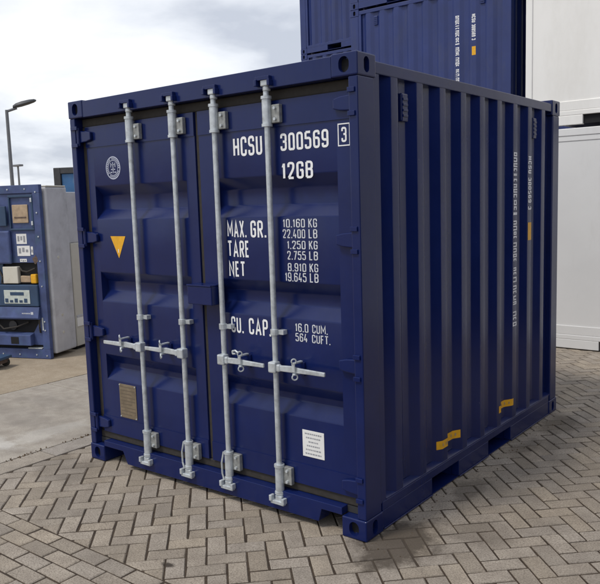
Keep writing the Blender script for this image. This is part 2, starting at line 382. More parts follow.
db = MB()
for k in range(260):
    y_ = random.uniform(-1.2, 2.6); x = random.gauss(-1.69, .02); r_ = random.uniform(.002, .009)*(1.6 if .1 < y_ < .6 else 1)
    db.cyl((x, y_, -.004), (x+random.gauss(0, .003), y_, r_*.8), r_, 5, r_*.5)
for k in range(120):
    x, y_ = random.uniform(1.24, 1.6), random.uniform(-.1, 2.9)
    x = 1.22+abs(random.gauss(0, .12)); r_ = random.uniform(.002, .006)
    db.cyl((x, y_, -.005), (x, y_, r_*.7), r_, 5, r_*.5)
o = db.build('soil_crumbs', M['dirt']); o['kind'] = 'stuff'; o['label'] = 'brown soil crumbs gathered along the kerb and container'

# ------------------------------------------------------------------ the blue container
W2, H, L = 1.219, 2.591, 2.991
BLUE = M['blue_paint']; GAL = M['galvanised']
def holed(mb, dk, o, u, v, n, w_, h_, hw, hh, depth=.03, seg=6):
    """rectangle w_ x h_ at o (spanned by u, v, outward n) with a rounded slot; dk collects the dark bottom of the slot"""
    o, u, v, n = Vector(o), Vector(u), Vector(v), Vector(n); c = o+u*w_/2+v*h_/2; r_ = min(hw, hh)
    loop = []
    for cx, cy, a0 in ((hw-r_, hh-r_, 0), (-(hw-r_), hh-r_, 90), (-(hw-r_), -(hh-r_), 180), (hw-r_, -(hh-r_), 270)):
        for k in range(seg+1):
            a = R(a0+90*k/seg); loop.append((cx+r_*math.cos(a), cy+r_*math.sin(a)))
    n_ = len(loop); corners = [(w_/2, h_/2), (-w_/2, h_/2), (-w_/2, -h_/2), (w_/2, -h_/2)]
    P3 = lambda p, d=0: c+u*p[0]+v*p[1]-n*d
    vs = [P3(p) for p in corners]+[P3(p) for p in loop]+[P3(p, depth) for p in loop]
    fs = []; q = seg+1
    for k in range(4):
        for s_ in range(seg): fs.append((k, 4+k*q+s_, 4+k*q+s_+1))
        k2 = (k+1) % 4; fs.append((k, 4+k*q+seg, 4+k2*q, k2))
    for i_ in range(n_): fs.append((4+i_, 4+(i_+1) % n_, 4+n_+(i_+1) % n_, 4+n_+i_))
    mb.add(vs, fs)
    dk.add([P3(p, depth-.001) for p in loop], [tuple(range(n_))])
def casting(parent, sx, y0, top, front):
    """corner casting 162 x 178 x 118; outer x face at sx*W2; y0 = its front y"""
    w_, d_, h_ = .162, .178, .118; z0 = H-h_ if top else 0
    xa = sx*W2; xb = sx*(W2-w_); lo, hi = min(xa, xb), max(xa, xb); y1 = y0+d_
    mb, dk = MB(), MB()
    yf, yb = (y0, y1) if front else (y1, y0); ny = -1 if front else 1
    holed(mb, dk, (lo, yf, z0), (1,0,0), (0,0,1), (0,ny,0), w_, h_, .032, .04)
    mb.add([(lo,yb,z0),(hi,yb,z0),(hi,yb,z0+h_),(lo,yb,z0+h_)], [(0,1,2,3)])
    holed(mb, dk, (xa, y0, z0), (0,1,0), (0,0,1), (sx,0,0), d_, h_, .025, .04)
    mb.add([(xb,y0,z0),(xb,y1,z0),(xb,y1,z0+h_),(xb,y0,z0+h_)], [(0,1,2,3)])
    zt, zb = (z0+h_, z0) if top else (z0, z0+h_)
    holed(mb, dk, (lo, y0, zt), (1,0,0), (0,1,0), (0,0,1 if top else -1), w_, d_, .032, .062)
    mb.add([(lo,y0,zb),(hi,y0,zb),(hi,y1,zb),(lo,y1,zb)], [(0,1,2,3)])
    me = bpy.data.meshes.new('corner_casting'); me.from_pydata(mb.v, [], mb.f); me.materials.append(BLUE)
    bm = bmesh.new(); bm.from_mesh(me); bmesh.ops.remove_doubles(bm, verts=bm.verts, dist=1e-5)
    ed = [e_ for e_ in bm.edges if e_.is_manifold and e_.calc_face_angle(0) > 1.2 and e_.calc_length() > .1]
    bmesh.ops.recalc_face_normals(bm, faces=bm.faces)
    bmesh.ops.bevel(bm, geom=ed, offset=.008, segments=3, profile=.5, affect='EDGES'); bm.to_mesh(me); bm.free()
    o = link('corner_casting', me, parent); dk.build('slot_shadow_plate', M['hole_black'], o, fix=False)
    return o
RIBS = [.375+.2835*k for k in range(9)]      # middles of the outer flats
OUT, RUN, DEP = .076, .066, .038
def corrugation(u0, u1, mids):
    """(u, depth) polyline; outer flats at depth 0"""
    p = [(u0, DEP)]
    for m_ in mids: p += [(m_-OUT/2-RUN, DEP), (m_-OUT/2, 0), (m_+OUT/2, 0), (m_+OUT/2+RUN, DEP)]
    p.append((u1, DEP)); return rounded(p)
def sheet(name, prof, place, z0, z1, parent):
    mb = MB(); n = len(prof)
    mb.add([place(u, d, z0) for u, d in prof]+[place(u, d, z1) for u, d in prof], [(i, i+1, n+i+1, n+i) for i in range(n-1)])
    return mb.build(name, BLUE, parent, smooth=40, fix=False)

def vertical_marks(parent, name, x, ymid, segs, hgt, m):
    """lines of small upright strokes too small to read, running down a rib: segs = [(ztop, zbot)]"""
    rnd = random.Random(round(ymid*100)); o = []
    for zt, zb in segs:
        mb = MB(); z = zt
        while z > zb+.01:
            s_ = rnd.uniform(.026, .04); s_ = min(s_, z-zb); wds = hgt*rnd.choice((.72, .85, .85, .95)); kind = rnd.randrange(4); th = .0095
            y0, y1 = ymid-wds/2, ymid+wds/2; zz = z-s_
            pl = lambda a, b, c, d: mb.add([(x, a, b), (x, c, b), (x, c, d), (x, a, d)], [(0, 1, 2, 3)])
            pl(y0, z-th, y1, z)
            if kind in (0, 2, 3): pl(y0, zz+.0015, y1, zz+th+.0015)
            if kind in (0, 1, 3): pl(y1-.016, zz+th+.0016, y1, z-th-.0001)
            if kind in (0, 1, 2): pl(y0, zz+th+.0016, y0+.016, z-th-.0001)
            z -= s_+.007
        o.append(mb.build(name, m, parent, fix=False))
    return o

D = .055                                    # door skin plane
def trough_door(parent, xl, xr, tl, tr, label):
    ring_ = [2.41, 2.268]
    zs = [(2.268, 0)]
    for zt, ztop, zbot in ((2.0, 1.835, 1.767), (1.395, 1.258, 1.187), (.80, .69, .616)):
        zs += [(zt, 0), (zt-.07, .06), (ztop, .06), (zbot, 0)]
    zs += [(.338, 0)]
    pr = rounded(zs, .006, 2); n = len(pr); mb = MB()
    vs = [(tl, D+d, z) for z, d in pr]+[(tr, D+d, z) for z, d in pr]
    mb.add(vs, [(i, n+i, n+i+1, i+1) for i in range(n-1)])
    for a, b in ((xl, tl), (tr, xr)):
        mb.add([(a, D-.0, .338), (b, D-.0, .338), (b, D-.0, 2.268), (a, D-.0, 2.268)], [(0, 1, 2, 3)])
    for x_ in (tl, tr):                      # closed trough ends
        for k in range(3):
            seg = [(z, d) for z, d in pr if (2.02, 1.41, .82)[k] > z > (1.75, 1.17, .6)[k]]
            mb.add([(x_, D+d, z) for z, d in seg]+[(x_, D-.0, seg[-1][0]-.001), (x_, D-.0, seg[0][0]+.001)], [tuple(range(len(seg)+2))])
    for z0, z1 in ((.215, .338), (2.268, 2.41)):      # top and bottom members, slightly proud
        mb.box(xl, D-.006, z0, xr, D+.0704, z1)
    mb.box(xl, D+.0705, .215, xr, D+.078, 2.41)
    for xa, xb in ((xl, xl+.006), (xr-.006, xr)): mb.box(xa, D+.001, .3381, xb, D+.0704, 2.2679)
    o = mb.build('door', BLUE, parent, smooth=35, fix=False); o['label'] = label
    return o

def container_shell(parent, doors=True):
    parts = []
    for sx in (-1, 1):
        for yy, fr in ((0, True), (L-.178, False)):
            for top in (False, True): parts.append(casting(parent, sx, yy, top, fr))
        x0, x1 = sorted((sx*(W2-.004), sx*(W2-.060)))
        parts.append(MB().box(x0, .006, .1182, x1, .165, H-.1182).build('corner_post', BLUE, parent, .006))
        # post flange against the side sheet
        xa, xb = sorted((sx*(W2-.009), sx*(W2-.05)))
        parts.append(MB().box(xa, .1652, .16, xb, .222, 2.4969).build('post_flange', BLUE, parent, .003))
        parts.append(MB().box(*[v for v in (min(sx*(W2-.004), sx*(W2-.12)), L-.15, .1182, max(sx*(W2-.004), sx*(W2-.12)), L-.006, H-.1182)]).build('corner_post', BLUE, parent, .008))
        xa, xb = sorted((sx*(W2-.007), sx*(W2-.07)))
        parts.append(MB().box(xa, .1782, 2.497, xb, L-.1782, 2.562).build('top_rail', BLUE, parent, .006))
        # bottom rail: channel with fork pockets left open
        xa, xb = sorted((sx*(W2-.006), sx*(W2-.06)))
        br = MB()
        for a, b in ((.1782, .76), (1.13, 1.60), (2.00, L-.1782)): br.box(xa, a, .012, xb, b, .118)
        br.box(xa, .1782, .1181, xb, L-.1782, .168)
        for a, b in ((.1782, .76), (1.13, 1.60), (2.00, L-.1782)):
            xf, xg = sorted((sx*(W2+.0025), sx*(W2-.0055))); br.box(xf, a+.004, .008, xg, b-.004, .0155)
        parts.append(br.build('bottom_rail', BLUE, parent, .003))
        lg = MB().prism([(sx*(W2-.008), .1682), (sx*(W2-.008), .174), (sx*(W2-.0455), .194), (sx*(W2-.0455), .1682)], 'y', .224, L-.152)
        parts.append(lg.build('rail_ledge', BLUE, parent))
        prof = corrugation(.18, L-.14, RIBS)
        parts.append(sheet('side_wall', prof, lambda u, d, z, s=sx: (s*(W2-.010-d), u, z), .16, 2.505, parent))
        for yv in (.516, 2.50):
            xv = sx*(W2-.012-DEP)
            v = MB(); a, b = sorted((xv-sx*.006, xv+sx*.026)); v.box(a, yv-.036, 2.275, b, yv+.036, 2.43)
            vo = v.build('vent', BLUE, parent, .008); parts.append(vo)
            a, b = sorted((xv+sx*.0262, xv+sx*.031)); sl_ = MB()
            for k in range(4): sl_.box(a, yv-.026, 2.30+k*.03, b, yv+.026, 2.314+k*.03)
            sl_.build('louvre', BLUE, vo, .002)
    # end wall, roof, floor
    em = [-.99+.2475*k for k in range(9)]
    parts.append(sheet('end_wall', corrugation(-W2+.11, W2-.11, em), lambda u, d, z: (u, L-.02-d, z), .16, 2.40, parent))
    parts.append(MB().box(-W2+.162, L-.08, .03, W2-.162, L-.008, .165).build('end_sill', BLUE, parent, .004))
    parts.append(MB().box(-W2+.162, L-.08, 2.395, W2-.162, L-.008, 2.575).build('end_header', BLUE, parent, .004))
    rp_ = [(.1, DEP)]
    parts.append(MB().box(-W2+.07, .10, 2.545, W2-.07, L-.1, 2.562).build('roof', BLUE, parent, .002))
    parts.append(MB().box(-W2+.06, .06, .12, W2-.06, L-.06, .158).build('floor', M['dark_steel'], parent))
    for k, yc in enumerate((.30, .52, .738, 1.152, 1.365, 1.578, 2.022, 2.26, 2.48, 2.70)):
        parts.append(MB().box(-W2+.061, yc-.02, .004, W2-.061, yc+.02, .1195).build('cross_member', BLUE, parent))
    for xa in (-.45, .45): 
        for ya_, yb_ in ((.74, 1.15), (1.58, 2.02)): parts.append(MB().box(xa-.01, ya_, .003, xa+.01, yb_, .1195).build('pocket_light_block', BLUE, parent))  # walls added inside the pockets to block light from the far side
    for sx in (-1, 1):
        for ya_, yb_ in ((.735, 1.155), (1.575, 2.025)):
            xa, xb = sorted((sx*(W2-.012), sx*.461)); parts.append(MB().box(xa, ya_+.0255 if ya_ < 1 else ya_+.0255, .006, xb, yb_-.0255, .011).build('pocket_plate', BLUE, parent))
    # door end frame
    parts.append(MB().box(-W2+.1625, .004, 2.472, W2-.1625, .12, 2.583).build('header', BLUE, parent, .004))
    sp_ = [(-W2+.1625, .118), (-W2+.1625, .160), (W2-.1625, .160), (W2-.1625, .118), (.915, .118), (.893, .04), (-.80, .03), (-.845, .118)]
    parts.append(MB().prism(sp_, 'y', .004, .11).build('sill', BLUE, parent, .003))
    g_ = MB(); g_.box(-1.158, D+.012, 2.412, 1.158, D+.05, 2.4715); parts.append(g_.build('gasket', M['rubber'], parent, .008))
    g_ = MB(); g_.box(-1.158, D+.004, .1605, 1.158, D+.05, .2145); parts.append(g_.build('gasket', M['rubber'], parent, .008))
    for xa, xb in ((-1.158, -1.1055), (1.1435, 1.158), (-.017, .017)):
        parts.append(MB().box(xa, D+.010, .2147, xb, D+.045, 2.4118).build('gasket', M['rubber'], parent, .006))
    dl = trough_door(parent, -1.105, -.018, -1.035, -.105, 'left door with round emblem, yellow triangle and tan data plate')
    dr = trough_door(parent, .018, 1.143, .13, 1.047, 'right door with white identification and weight lettering')
    return dl, dr

main = thing('shipping_container', 'new dark blue ten foot shipping container standing in front on the brick pavement', 'container')
dl, dr = container_shell(main)

def plate(mb, x0, z0, x1, z1, y_): mb.add([(x0, y_, z0), (x1, y_, z0), (x1, y_, z1), (x0, y_, z1)], [(0, 1, 2, 3)])
YT = D-.0016
for txt, x0, x1, z0, z1 in (('HCSU', .304, .529, 2.121, 2.233), ('300569', .664, .995, 2.131, 2.227), ('3', 1.078, 1.111, 2.150, 2.228), ('12GB', .668, .886, 1.974, 2.068),
        ('MAX.', .228, .382, 1.648, 1.747), ('GR.', .415, .536, 1.648, 1.747), ('TARE', .228, .393, 1.530, 1.629), ('NET', .229, .357, 1.412, 1.505), ('CU.', .227, .328, 1.068, 1.167), ('CAP.', .372, .545, 1.068, 1.167)):
    link('lettering', text_mesh(txt, x0, x1, z0, z1, YT, M['letter_white']), dr)
for txt, x0, x1, z0, z1 in (('10.160', .663, .820, 1.706, 1.754), ('22.400', .659, .820, 1.646, 1.696), ('1.250', .689, .820, 1.585, 1.632), ('2.755', .687, .820, 1.525, 1.574),
        ('8.910', .688, .820, 1.459, 1.506), ('19.645', .667, .820, 1.401, 1.452), ('16.0', .728, .822, 1.115, 1.164), ('564', .728, .812, 1.059, 1.107), ('CUM.', .849, .955, 1.115, 1.164), ('CUFT.', .846, .972, 1.059, 1.107)):
    link('lettering', text_mesh(txt, x0, x1, z0, z1, YT, M['letter_worn'], .12), dr)
for k, (z0, z1) in enumerate(((1.706, 1.754), (1.646, 1.696), (1.585, 1.632), (1.525, 1.574), (1.459, 1.506), (1.401, 1.452))):
    link('lettering', text_mesh('LB' if k % 2 else 'KG', .843, .903, z0, z1, YT, M['letter_worn'], .12), dr)
fr = MB(); x0, x1, z0, z1, t_ = 1.055, 1.133, 2.130, 2.247, .006
plate(fr, x0, z0, x1, z0+t_, YT); plate(fr, x0, z1-t_, x1, z1, YT); plate(fr, x0, z0+t_, x0+t_, z1-t_, YT); plate(fr, x1-t_, z0+t_, x1, z1-t_, YT)
fr.build('check_digit_frame', M['letter_white'], dr, fix=False)
# emblem: two rings and small inner marks
em = MB(); ec = (-.824, 2.116)
def annulus(mb, c, r0, r1, n=36, y_=YT, sx=1.0):
    vs = [(c[0]+r*math.cos(2*math.pi*i/n)*sx, y_, c[1]+r*math.sin(2*math.pi*i/n)) for r in (r0, r1) for i in range(n)]
    mb.add(vs, [(i, n+i, n+(i+1) % n, (i+1) % n) for i in range(n)])
annulus(em, ec, .070, .078); annulus(em, ec, .049, .053)
for k in range(30):
    a = 2*math.pi*k/30
    if k % 10 == 9: continue
    c, s_ = math.cos(a), math.sin(a); q = [(ec[0]+c*r-s_*t, YT, ec[1]+s_*r+c*t) for r, t in ((.056, -.004), (.067, -.004), (.067, .004), (.056, .004))]; em.add(q, [(0, 1, 2, 3)])
for x0, z0, x1, z1 in ((-.026, .004, -.019, .034), (.019, .004, .026, .034), (-.004, -.036, .004, .038), (-.022, -.014, .022, -.007), (-.03, -.034, -.012, -.026), (.012, -.034, .03, -.026), (-.014, .018, .014, .025)):
    plate(em, ec[0]+x0, ec[1]+z0, ec[0]+x1, ec[1]+z1, YT)
em.build('emblem', M['emblem_ink'], dl, fix=False)
tr_ = MB(); tr_.add([(-.899, YT, 1.649), (-.817, YT, 1.497), (-.737, YT, 1.649)], [(0, 1, 2)]); tri = tr_.build('warning_triangle', M['sticker_yellow'], dl, fix=False)
tp = MB(); plate(tp, -.821, 1.535, -.814, 1.56, YT-.001); tp.build('triangle_mark', M['letter_white'], tri, fix=False)
dp = MB().box(-.905, D-.004, .352, -.722, D-.0005, .598).build('data_plate', M['brass_plate'], dl, .002); dp['label'] = 'tan metal data plate'
pl_ = MB()
for k in range(9): plate(pl_, -.892, .575-k*.025, -.735-(.04 if k % 3 == 2 else 0), .581-k*.025, D-.0048)
pl_.build('plate_print', M['plate_ink'], dp, fix=False)
for x in (-.897, -.730):
    for z in (.36, .59): MB().cyl((x, D-.004, z), (x, D-.008, z), .005, 8).build('rivet', GAL, dp)
ps = MB().box(.757, D-.0035, .388, .911, D-.0006, .545).build('paper_sticker', M['sticker_white'], dr, .0008); ps['label'] = 'white paper notice with lines of grey print'
pp = MB()
for k, (a, b) in enumerate(((.775, .893), (.782, .885), (.80, .868), (.788, .88), (.78, .888), (.776, .89))):
    x = a; rnd = random.Random(k)
    while x < b:
        ww = rnd.uniform(.006, .016); plate(pp, x, .521-k*.0235, min(b, x+ww), .529-k*.0235, D-.0042); x += ww+.004
pp.build('notice_print', M['print_grey'], ps, fix=False)

# lock box between the doors
lb = MB(); lb.box(-.045, -.045, 1.238, .165, D-.0065, 1.352); o = lb.build('lock_box', BLUE, main, .006)
MB().prism([(-.045, 1.3525), (.165, 1.3525), (.165, 1.362), (-.045, 1.362)], 'y', -.05, D-.0065).build('lid_lip', BLUE, o, .002)
MB().box(-.10, D-.012, 1.255, -.0455, D-.0068, 1.335).build('hinge_plate', BLUE, o, .002)
# hinges
for sx, dd in ((-1, dl), (1, dr)):
    for z in (2.345, 1.64, .962, .285):
        e1, e0 = (1.168, 1.045) if sx > 0 else (1.140, 1.02)
        po = [(sx*e1, z-.042), (sx*e1, z+.042), (sx*(e0+.045), z+.036), (sx*e0, z+.026), (sx*e0, z-.026), (sx*(e0+.045), z-.036)]
        h_ = MB().prism(po, 'y', D-.030, D-.0065).build('hinge', BLUE, dd, .006)
        MB().cyl((sx*(e1+.004), D-.034, z-.062), (sx*(e1+.004), D-.034, z+.062), .013, 12).build('hinge_pin', BLUE, h_, smooth=40)
        for zz in (-.072, .046): MB().box(min(sx*(e1-.012), sx*1.20), -.004, z+zz, max(sx*(e1-.012), sx*1.20), .0055, z+zz+.026).build('hinge_lug', BLUE, main, .003)
# locking bars
YB_ = .012
for xb, hd in ((-.577, -1), (-.165, -1), (.197, 1), (.607, 1)):
    b_ = MB().cyl((xb, YB_, .10), (xb, YB_, 2.50), .0165, 16).build('locking_bar', GAL, main, smooth=40)
    for z0, z1, pz0, pz1 in ((2.275, 2.425, 2.285, 2.385), (.145, .31, .20, .305)):
        s_ = MB(); s_.cyl((xb, YB_, z0), (xb, YB_, z1), .0265, 16); s_.build('sleeve', GAL, b_, smooth=40)
        for zc in (z0, z1): MB().cyl((xb, YB_, zc-.008), (xb, YB_, zc+.008), .031, 16).build('collar', GAL, b_, smooth=40)
        pt = MB(); pt.box(xb+.024, YB_+.006, pz0, xb+.084, D-.0075, pz1); pt.box(xb-.03, YB_+.018, pz0, xb+.0238, D-.0075, pz1); pt.build('bracket_plate', M['galvanised_dull'], b_, .004)
        for zz in (pz0+.02, pz1-.02):
            MB().cyl((xb+.056, YB_-.006, zz), (xb+.056, YB_+.0058, zz), .009, 6).build('bolt', GAL, b_)
    # cams and keepers
    for zc, s_ in ((2.505, 1), (.112, -1)):
        c_ = MB(); c_.box(xb-.02, YB_-.026, zc-.02, xb+.03, YB_+.02, zc+.02); c_.cyl((xb+.005, YB_, zc-.02), (xb+.005, YB_, zc-.045*s_), .023, 12)
        c_.build('cam', GAL, b_, .005)
        k_ = MB(); k_.box(xb-.05, -.022, zc+s_*.022-.011, xb+.05, .0035, zc+s_*.022+.011)
        k_.box(xb-.055, -.03, zc-.018, xb-.036, .0035, zc+.018); k_.box(xb+.040, -.03, zc-.022, xb+.058, .0035, zc+.012)
        k_.build('cam_keeper', BLUE if s_ > 0 else GAL, b_, .003)
    # guide
    gd = MB(); gd.cyl((xb, YB_, 1.09), (xb, YB_, 1.125), .025, 12); gd.box(xb+.02, YB_+.004, 1.094, xb+.062, D-.0018, 1.121); gd.build('guide', GAL, b_, .002)
    # handle
    z = .905; hx = xb+hd*.375 if abs(xb) > .3 else xb+hd*.345
    hu = MB(); hu.box(xb-.028, YB_-.04, z-.032, xb+.028, YB_+.012, z+.032); hu.box(*sorted((xb+hd*.028, xb+hd*.055))[:1], YB_-.035, z-.022, max(xb+hd*.028, xb+hd*.055), YB_-.008, z+.022)
    hub = hu.build('handle_hub', GAL, b_, .008)
    ha = MB(); x1 = xb+hd*.05; zm = z+.004
    st = [(x1, YB_-.022, z, .017), (x1+hd*.09, YB_-.024, zm, .019), (x1+hd*.15, YB_-.033, zm, .015), (x1+hd*.22, YB_-.033, zm, .0135), (hx, YB_-.029, z+.002, .012)]
    n0 = []
    for x_, y_, z_, hh in st: n0 += [(x_, y_-.007, z_-hh), (x_, y_-.007, z_+hh), (x_, y_+.007, z_+hh), (x_, y_+.007, z_-hh)]
    ha.add(n0, [(4*k+a, 4*k+4+a, 4*k+4+(a+1) % 4, 4*k+(a+1) % 4) for k in range(4) for a in range(4)]+[(0, 1, 2, 3), (16, 17, 18, 19)])
    ha.build('handle', GAL, b_, bevel=.004)
    cx = xb+hd*.17
    MB().box(cx-.018, D-.016, z-.04, cx+.018, D-.0018, z+.04).build('handle_catch', BLUE, main, .004)
    ct = MB(); ct.box(cx-.011, YB_-.048, z-.024, cx+.011, D-.0162, z-.0125); ct.build('catch_hook', GAL, b_, .003)
    lp = MB(); lp.box(cx-.011, YB_-.052, z-.006, cx+.011, YB_-.044, z+.05); lp.box(cx-.011, YB_-.0438, z+.04, cx+.011, D-.0165, z+.05); lp.build('seal_hasp', GAL, b_, .003)
    MB().ring((cx+hd*.004, YB_-.048, z+.058), (hd*.7, -.7, 0), .0135, .0042).build('seal_loop', GAL, b_, smooth=60)
    if xb == .197:
        MB().tube([(cx-.004, YB_-.05, z+.062), (cx-.035, YB_-.045, z+.074), (cx-.062, YB_-.04, z+.066), (cx-.06, YB_-.04, z+.05), (cx-.035, YB_-.042, z+.054)], .006, 8).build('shackle', GAL, b_, smooth=60)
    MB().ring((cx+hd*.004, YB_-.042, z-.034), (hd*.8, -.6, 0), .0155, .0045).build('seal_ring', GAL, b_, smooth=60)
    if xb in (-.165, .197):
        wr = MB(); wr.tube([(xb-.035, YB_-.01, .31), (xb-.045, YB_-.02, .24), (xb-.043, YB_-.02, .17), (xb-.03, YB_-.02, .13)], .006, 6); wr.build('wire_tie', GAL, b_, smooth=60)
# side markings
XS = W2-.0085
def side_marks(parent):
    o = vertical_marks(parent, 'side_lettering', XS, RIBS[6], [(2.155, 1.985), (1.965, 1.70), (1.66, 1.52), (1.50, 1.345), (1.315, 1.20), (1.18, 1.02), (.985, .865)], .074, M['letter_dim'])
    for txt, zt, zb in (('HCSU', 2.135, 2.005), ('300569', 1.975, 1.785), ('3', 1.757, 1.732)):
        me = text_mesh(txt, 0, zt-zb, RIBS[7]-.032, RIBS[7]+.034, 0, M['letter_dim'], .17)
        for v in me.vertices: v.co = (XS-v.co.y, v.co.z, zt-v.co.x)
        o.append(link('side_lettering', me, parent))
    y_ = RIBS[7]; s_ = MB(); s_.add([(XS, y_-.030, 1.50), (XS, y_+.036, 1.50), (XS, y_+.036, 1.635), (XS, y_-.030, 1.635)], [(0, 1, 2, 3)])
    o.append(s_.build('height_sticker', M['sticker_yellow'], parent, fix=False)); return o
side_marks(main)
def wrap_sticker(y0, y1, z0, z1):
    prof = corrugation(.18, L-.14, RIBS); pts = []
    for k in range(61):
        u = y0+(y1-y0)*k/60
        for a, b in zip(prof, prof[1:]):
            if a[0] <= u <= b[0]: d = a[1]+(b[1]-a[1])*(u-a[0])/max(1e-9, b[0]-a[0]); break
        pts.append((u, d))
    mb = MB(); n = len(pts); off = .0018
    mb.add([(W2-.010-d+off, u, z) for z in (z0, z1) for u, d in pts], [(i, i+1, n+i+1, n+i) for i in range(n-1)])
    o = mb.build('fork_pocket_sticker', M['sticker_yellow'], main, smooth=40, fix=False); o['label'] = 'yellow sticker wrapped over the corrugation above a fork pocket'
    rnd = random.Random(int(y0*100))
    for k in range(4, 56, 4):
        i2 = k+2; ss = []
        for zz in (z0+.018, z1-.018): ss += [(W2-.010-pts[k][1]+off*1.9, pts[k][0], zz), (W2-.010-pts[i2][1]+off*1.9, pts[i2][0], zz)]
        if rnd.random() < .5: MB().add([ss[0], ss[1], ss[3], ss[2]], [(0, 1, 2, 3)]).build('sticker_print', M['tan_plate'], o, fix=False)
wrap_sticker(.865, 1.175, .262, .316); wrap_sticker(1.79, 2.06, .27, .322)

# ------------------------------------------------------------------ blue containers stacked behind
def kids(o): return [c for c in COL.objects if c.parent is o]
KEEP = ('corner_casting', 'corner_post', 'post_flange', 'top_rail', 'bottom_rail', 'rail_ledge', 'side_wall', 'end_wall', 'end_sill', 'end_header', 'roof', 'floor', 'cross_member', 'pocket_light_block', 'pocket_plate', 'header', 'sill', 'gasket', 'door', 'vent', 'side_lettering', 'height_sticker', 'slot_shadow_plate', 'louvre')
base_kids = [c for c in kids(main) if c.name.split('.')[0] in KEEP]
sub = {c.name: [s_ for s_ in kids(c) if s_.name.split('.')[0] in KEEP] for c in base_kids}
def stacked(x, y_, z, label):
    t = thing('shipping_container', label, 'container', (x, y_, z), R(-90), 'dark blue containers stacked behind')
    for c in base_kids:
        q = c.copy(); COL.objects.link(q); q.parent = t
        if 'label' in q: del q['label']
        if q.data.materials[0] == BLUE: q.material_slots[0].link = 'OBJECT'; q.material_slots[0].material = M['blue_hazed']
        for s_ in sub[c.name]:
            d = s_.copy(); COL.objects.link(d); d.parent = q
    return t
HZ = 2.594
FY = 8.15+W2
stacked(-4.285, FY, 0, 'blue container at the bottom of the stack behind, hidden by the front container')
stacked(-4.285, FY, HZ, 'blue container behind whose side shows white vertical lettering and a yellow sticker')
stacked(-4.285, FY, 2*HZ, 'blue container at the very top of the picture, resting on the lettered one')
BX, BY = -7.33, 10.62+W2
stacked(BX, BY, 0, 'blue container at the bottom of the farther stack')
stacked(BX, BY, HZ, 'blue container in the middle of the farther stack')
stacked(BX, BY, 2*HZ, 'blue container at the top of the farther stack, left against the sky')
NX = -1.06  # unseen neighbour stack, added only to darken the narrow gap
stacked(NX, FY, 0, 'unseen blue container at the bottom of the stack added behind the white ones to darken the gap')
stacked(NX, FY, HZ, 'unseen blue container in the middle of the stack added behind the white ones to darken the gap')
stacked(NX, FY, 2*HZ, 'unseen blue container at the top of the stack added behind the white ones to darken the gap')

for k, yy in enumerate((-3.2, -.15, 2.9)):  # unseen row added to darken the corrugated side and its reflections
    for lv, wd in ((0, 'lower'), (1, 'upper')):
        o = stacked(8.6, yy, lv*HZ, ('%s blue container of an unseen row added beyond the right edge, ' % wd)+('nearest', 'middle', 'farthest')[k]); o.rotation_euler = (0, 0, 0); o.location.x = 8.2

# ------------------------------------------------------------------ white containers on the right
def white_container(x, y_, z, m, label, pockets):
    t = thing('white_container', label, 'container', (x, y_, z), 0, 'white containers stacked on the right')
    Lx, Wy = 2.991, 2.438
    for sx in (0, Lx-.178):
        for sy in (0, Wy-.162):
            for sz in (0, H-.118):
                c = MB().box(sx, sy, sz, sx+.178, sy+.162, sz+.118).build('corner_casting', m, t, .008)
                d = MB(); n_ = 14; d.add([(sx+.089+.028*math.cos(2*math.pi*i/n_), sy-.001, sz+.059+.04*math.sin(2*math.pi*i/n_)) for i in range(n_)], [tuple(range(n_))])
                if sy == 0: d.build('slot', M['hole_black'], c, fix=False)
    for sy in (.004, Wy-.074):
        MB().box(.1782, sy, 2.50, Lx-.1782, sy+.07, H-.004).build('top_rail', m, t, .008)
        br = MB(); xs = [.1782]+[v for p_ in pockets for v in p_]+[Lx-.1782]
        for a, b in zip(xs[::2], xs[1::2]): br.box(a, sy, .012, b, sy+.07, .12)
        br.box(.1782, sy, .1201, Lx-.1782, sy+.07, .175); br.build('bottom_rail', m, t, .006)
        for a, b in pockets: MB().box(a, sy+.03, .02, b, sy+.034, .1195).build('fork_pocket', M['hole_black'], t)
    for sx in (.004, Lx-.084):
        for sy in (.004, Wy-.084): MB().box(sx, sy, .1182, sx+.08, sy+.08, H-.1182).build('corner_post', m, t, .008)
    # flush insulated side panels, a shallow step above the rail and a band under the top rail
    for s_, (a, b) in ((1, (.018, .045)), (-1, (Wy-.045, Wy-.018))):
        x0 = .0845
        for k in range(3):
            x1 = x0+(Lx-.169)/3
            MB().box(x0+.0008, a, .285, x1-.0008, b, 2.44).build('side_panel', m, t, .0018); x0 = x1
        MB().box(.0845, a-.010 if s_ > 0 else a, .1755, Lx-.0845, b if s_ > 0 else b+.01, .2845).build('kick_panel', m, t, .006)
        MB().box(.0845, a-.007 if s_ > 0 else a, 2.4405, Lx-.0845, b if s_ > 0 else b+.007, 2.4995).build('upper_band', m, t, .006)
    for xx in (.025, Lx-.05): MB().box(xx, .0845, .12, xx+.025, Wy-.0845, 2.47).build('end_panel', m, t, .003)
    MB().box(.01, .0745, 2.53, Lx-.01, Wy-.0745, 2.57).build('roof', m, t, .003)
    MB().box(.01, .0745, .13, Lx-.01, Wy-.0745, .17).build('floor', M['dark_steel'], t)
    return t
white_container(.12, 5.54, 0, M['white_panel_old'], 'greyish white flat sided container standing on the bricks at right', ((.715, 1.05), (1.95, 2.29)))
t = white_container(-.062, 5.535, 2.612, M['white_panel'], 'clean white container stacked on top of the greyer white one', ((.675, 1.03), (1.95, 2.31)))
white_container(3.26, 5.56, 0, M['white_panel_old'], 'unseen white container added next to the greyish one, beyond the right edge', ((.715, 1.05), (1.95, 2.29)))  # unseen pair added to brighten what the blue side wall reflects
white_container(3.25, 5.55, 2.612, M['white_panel'], 'unseen white container added next to the clean upper one, beyond the right edge', ((.675, 1.03), (1.95, 2.31)))
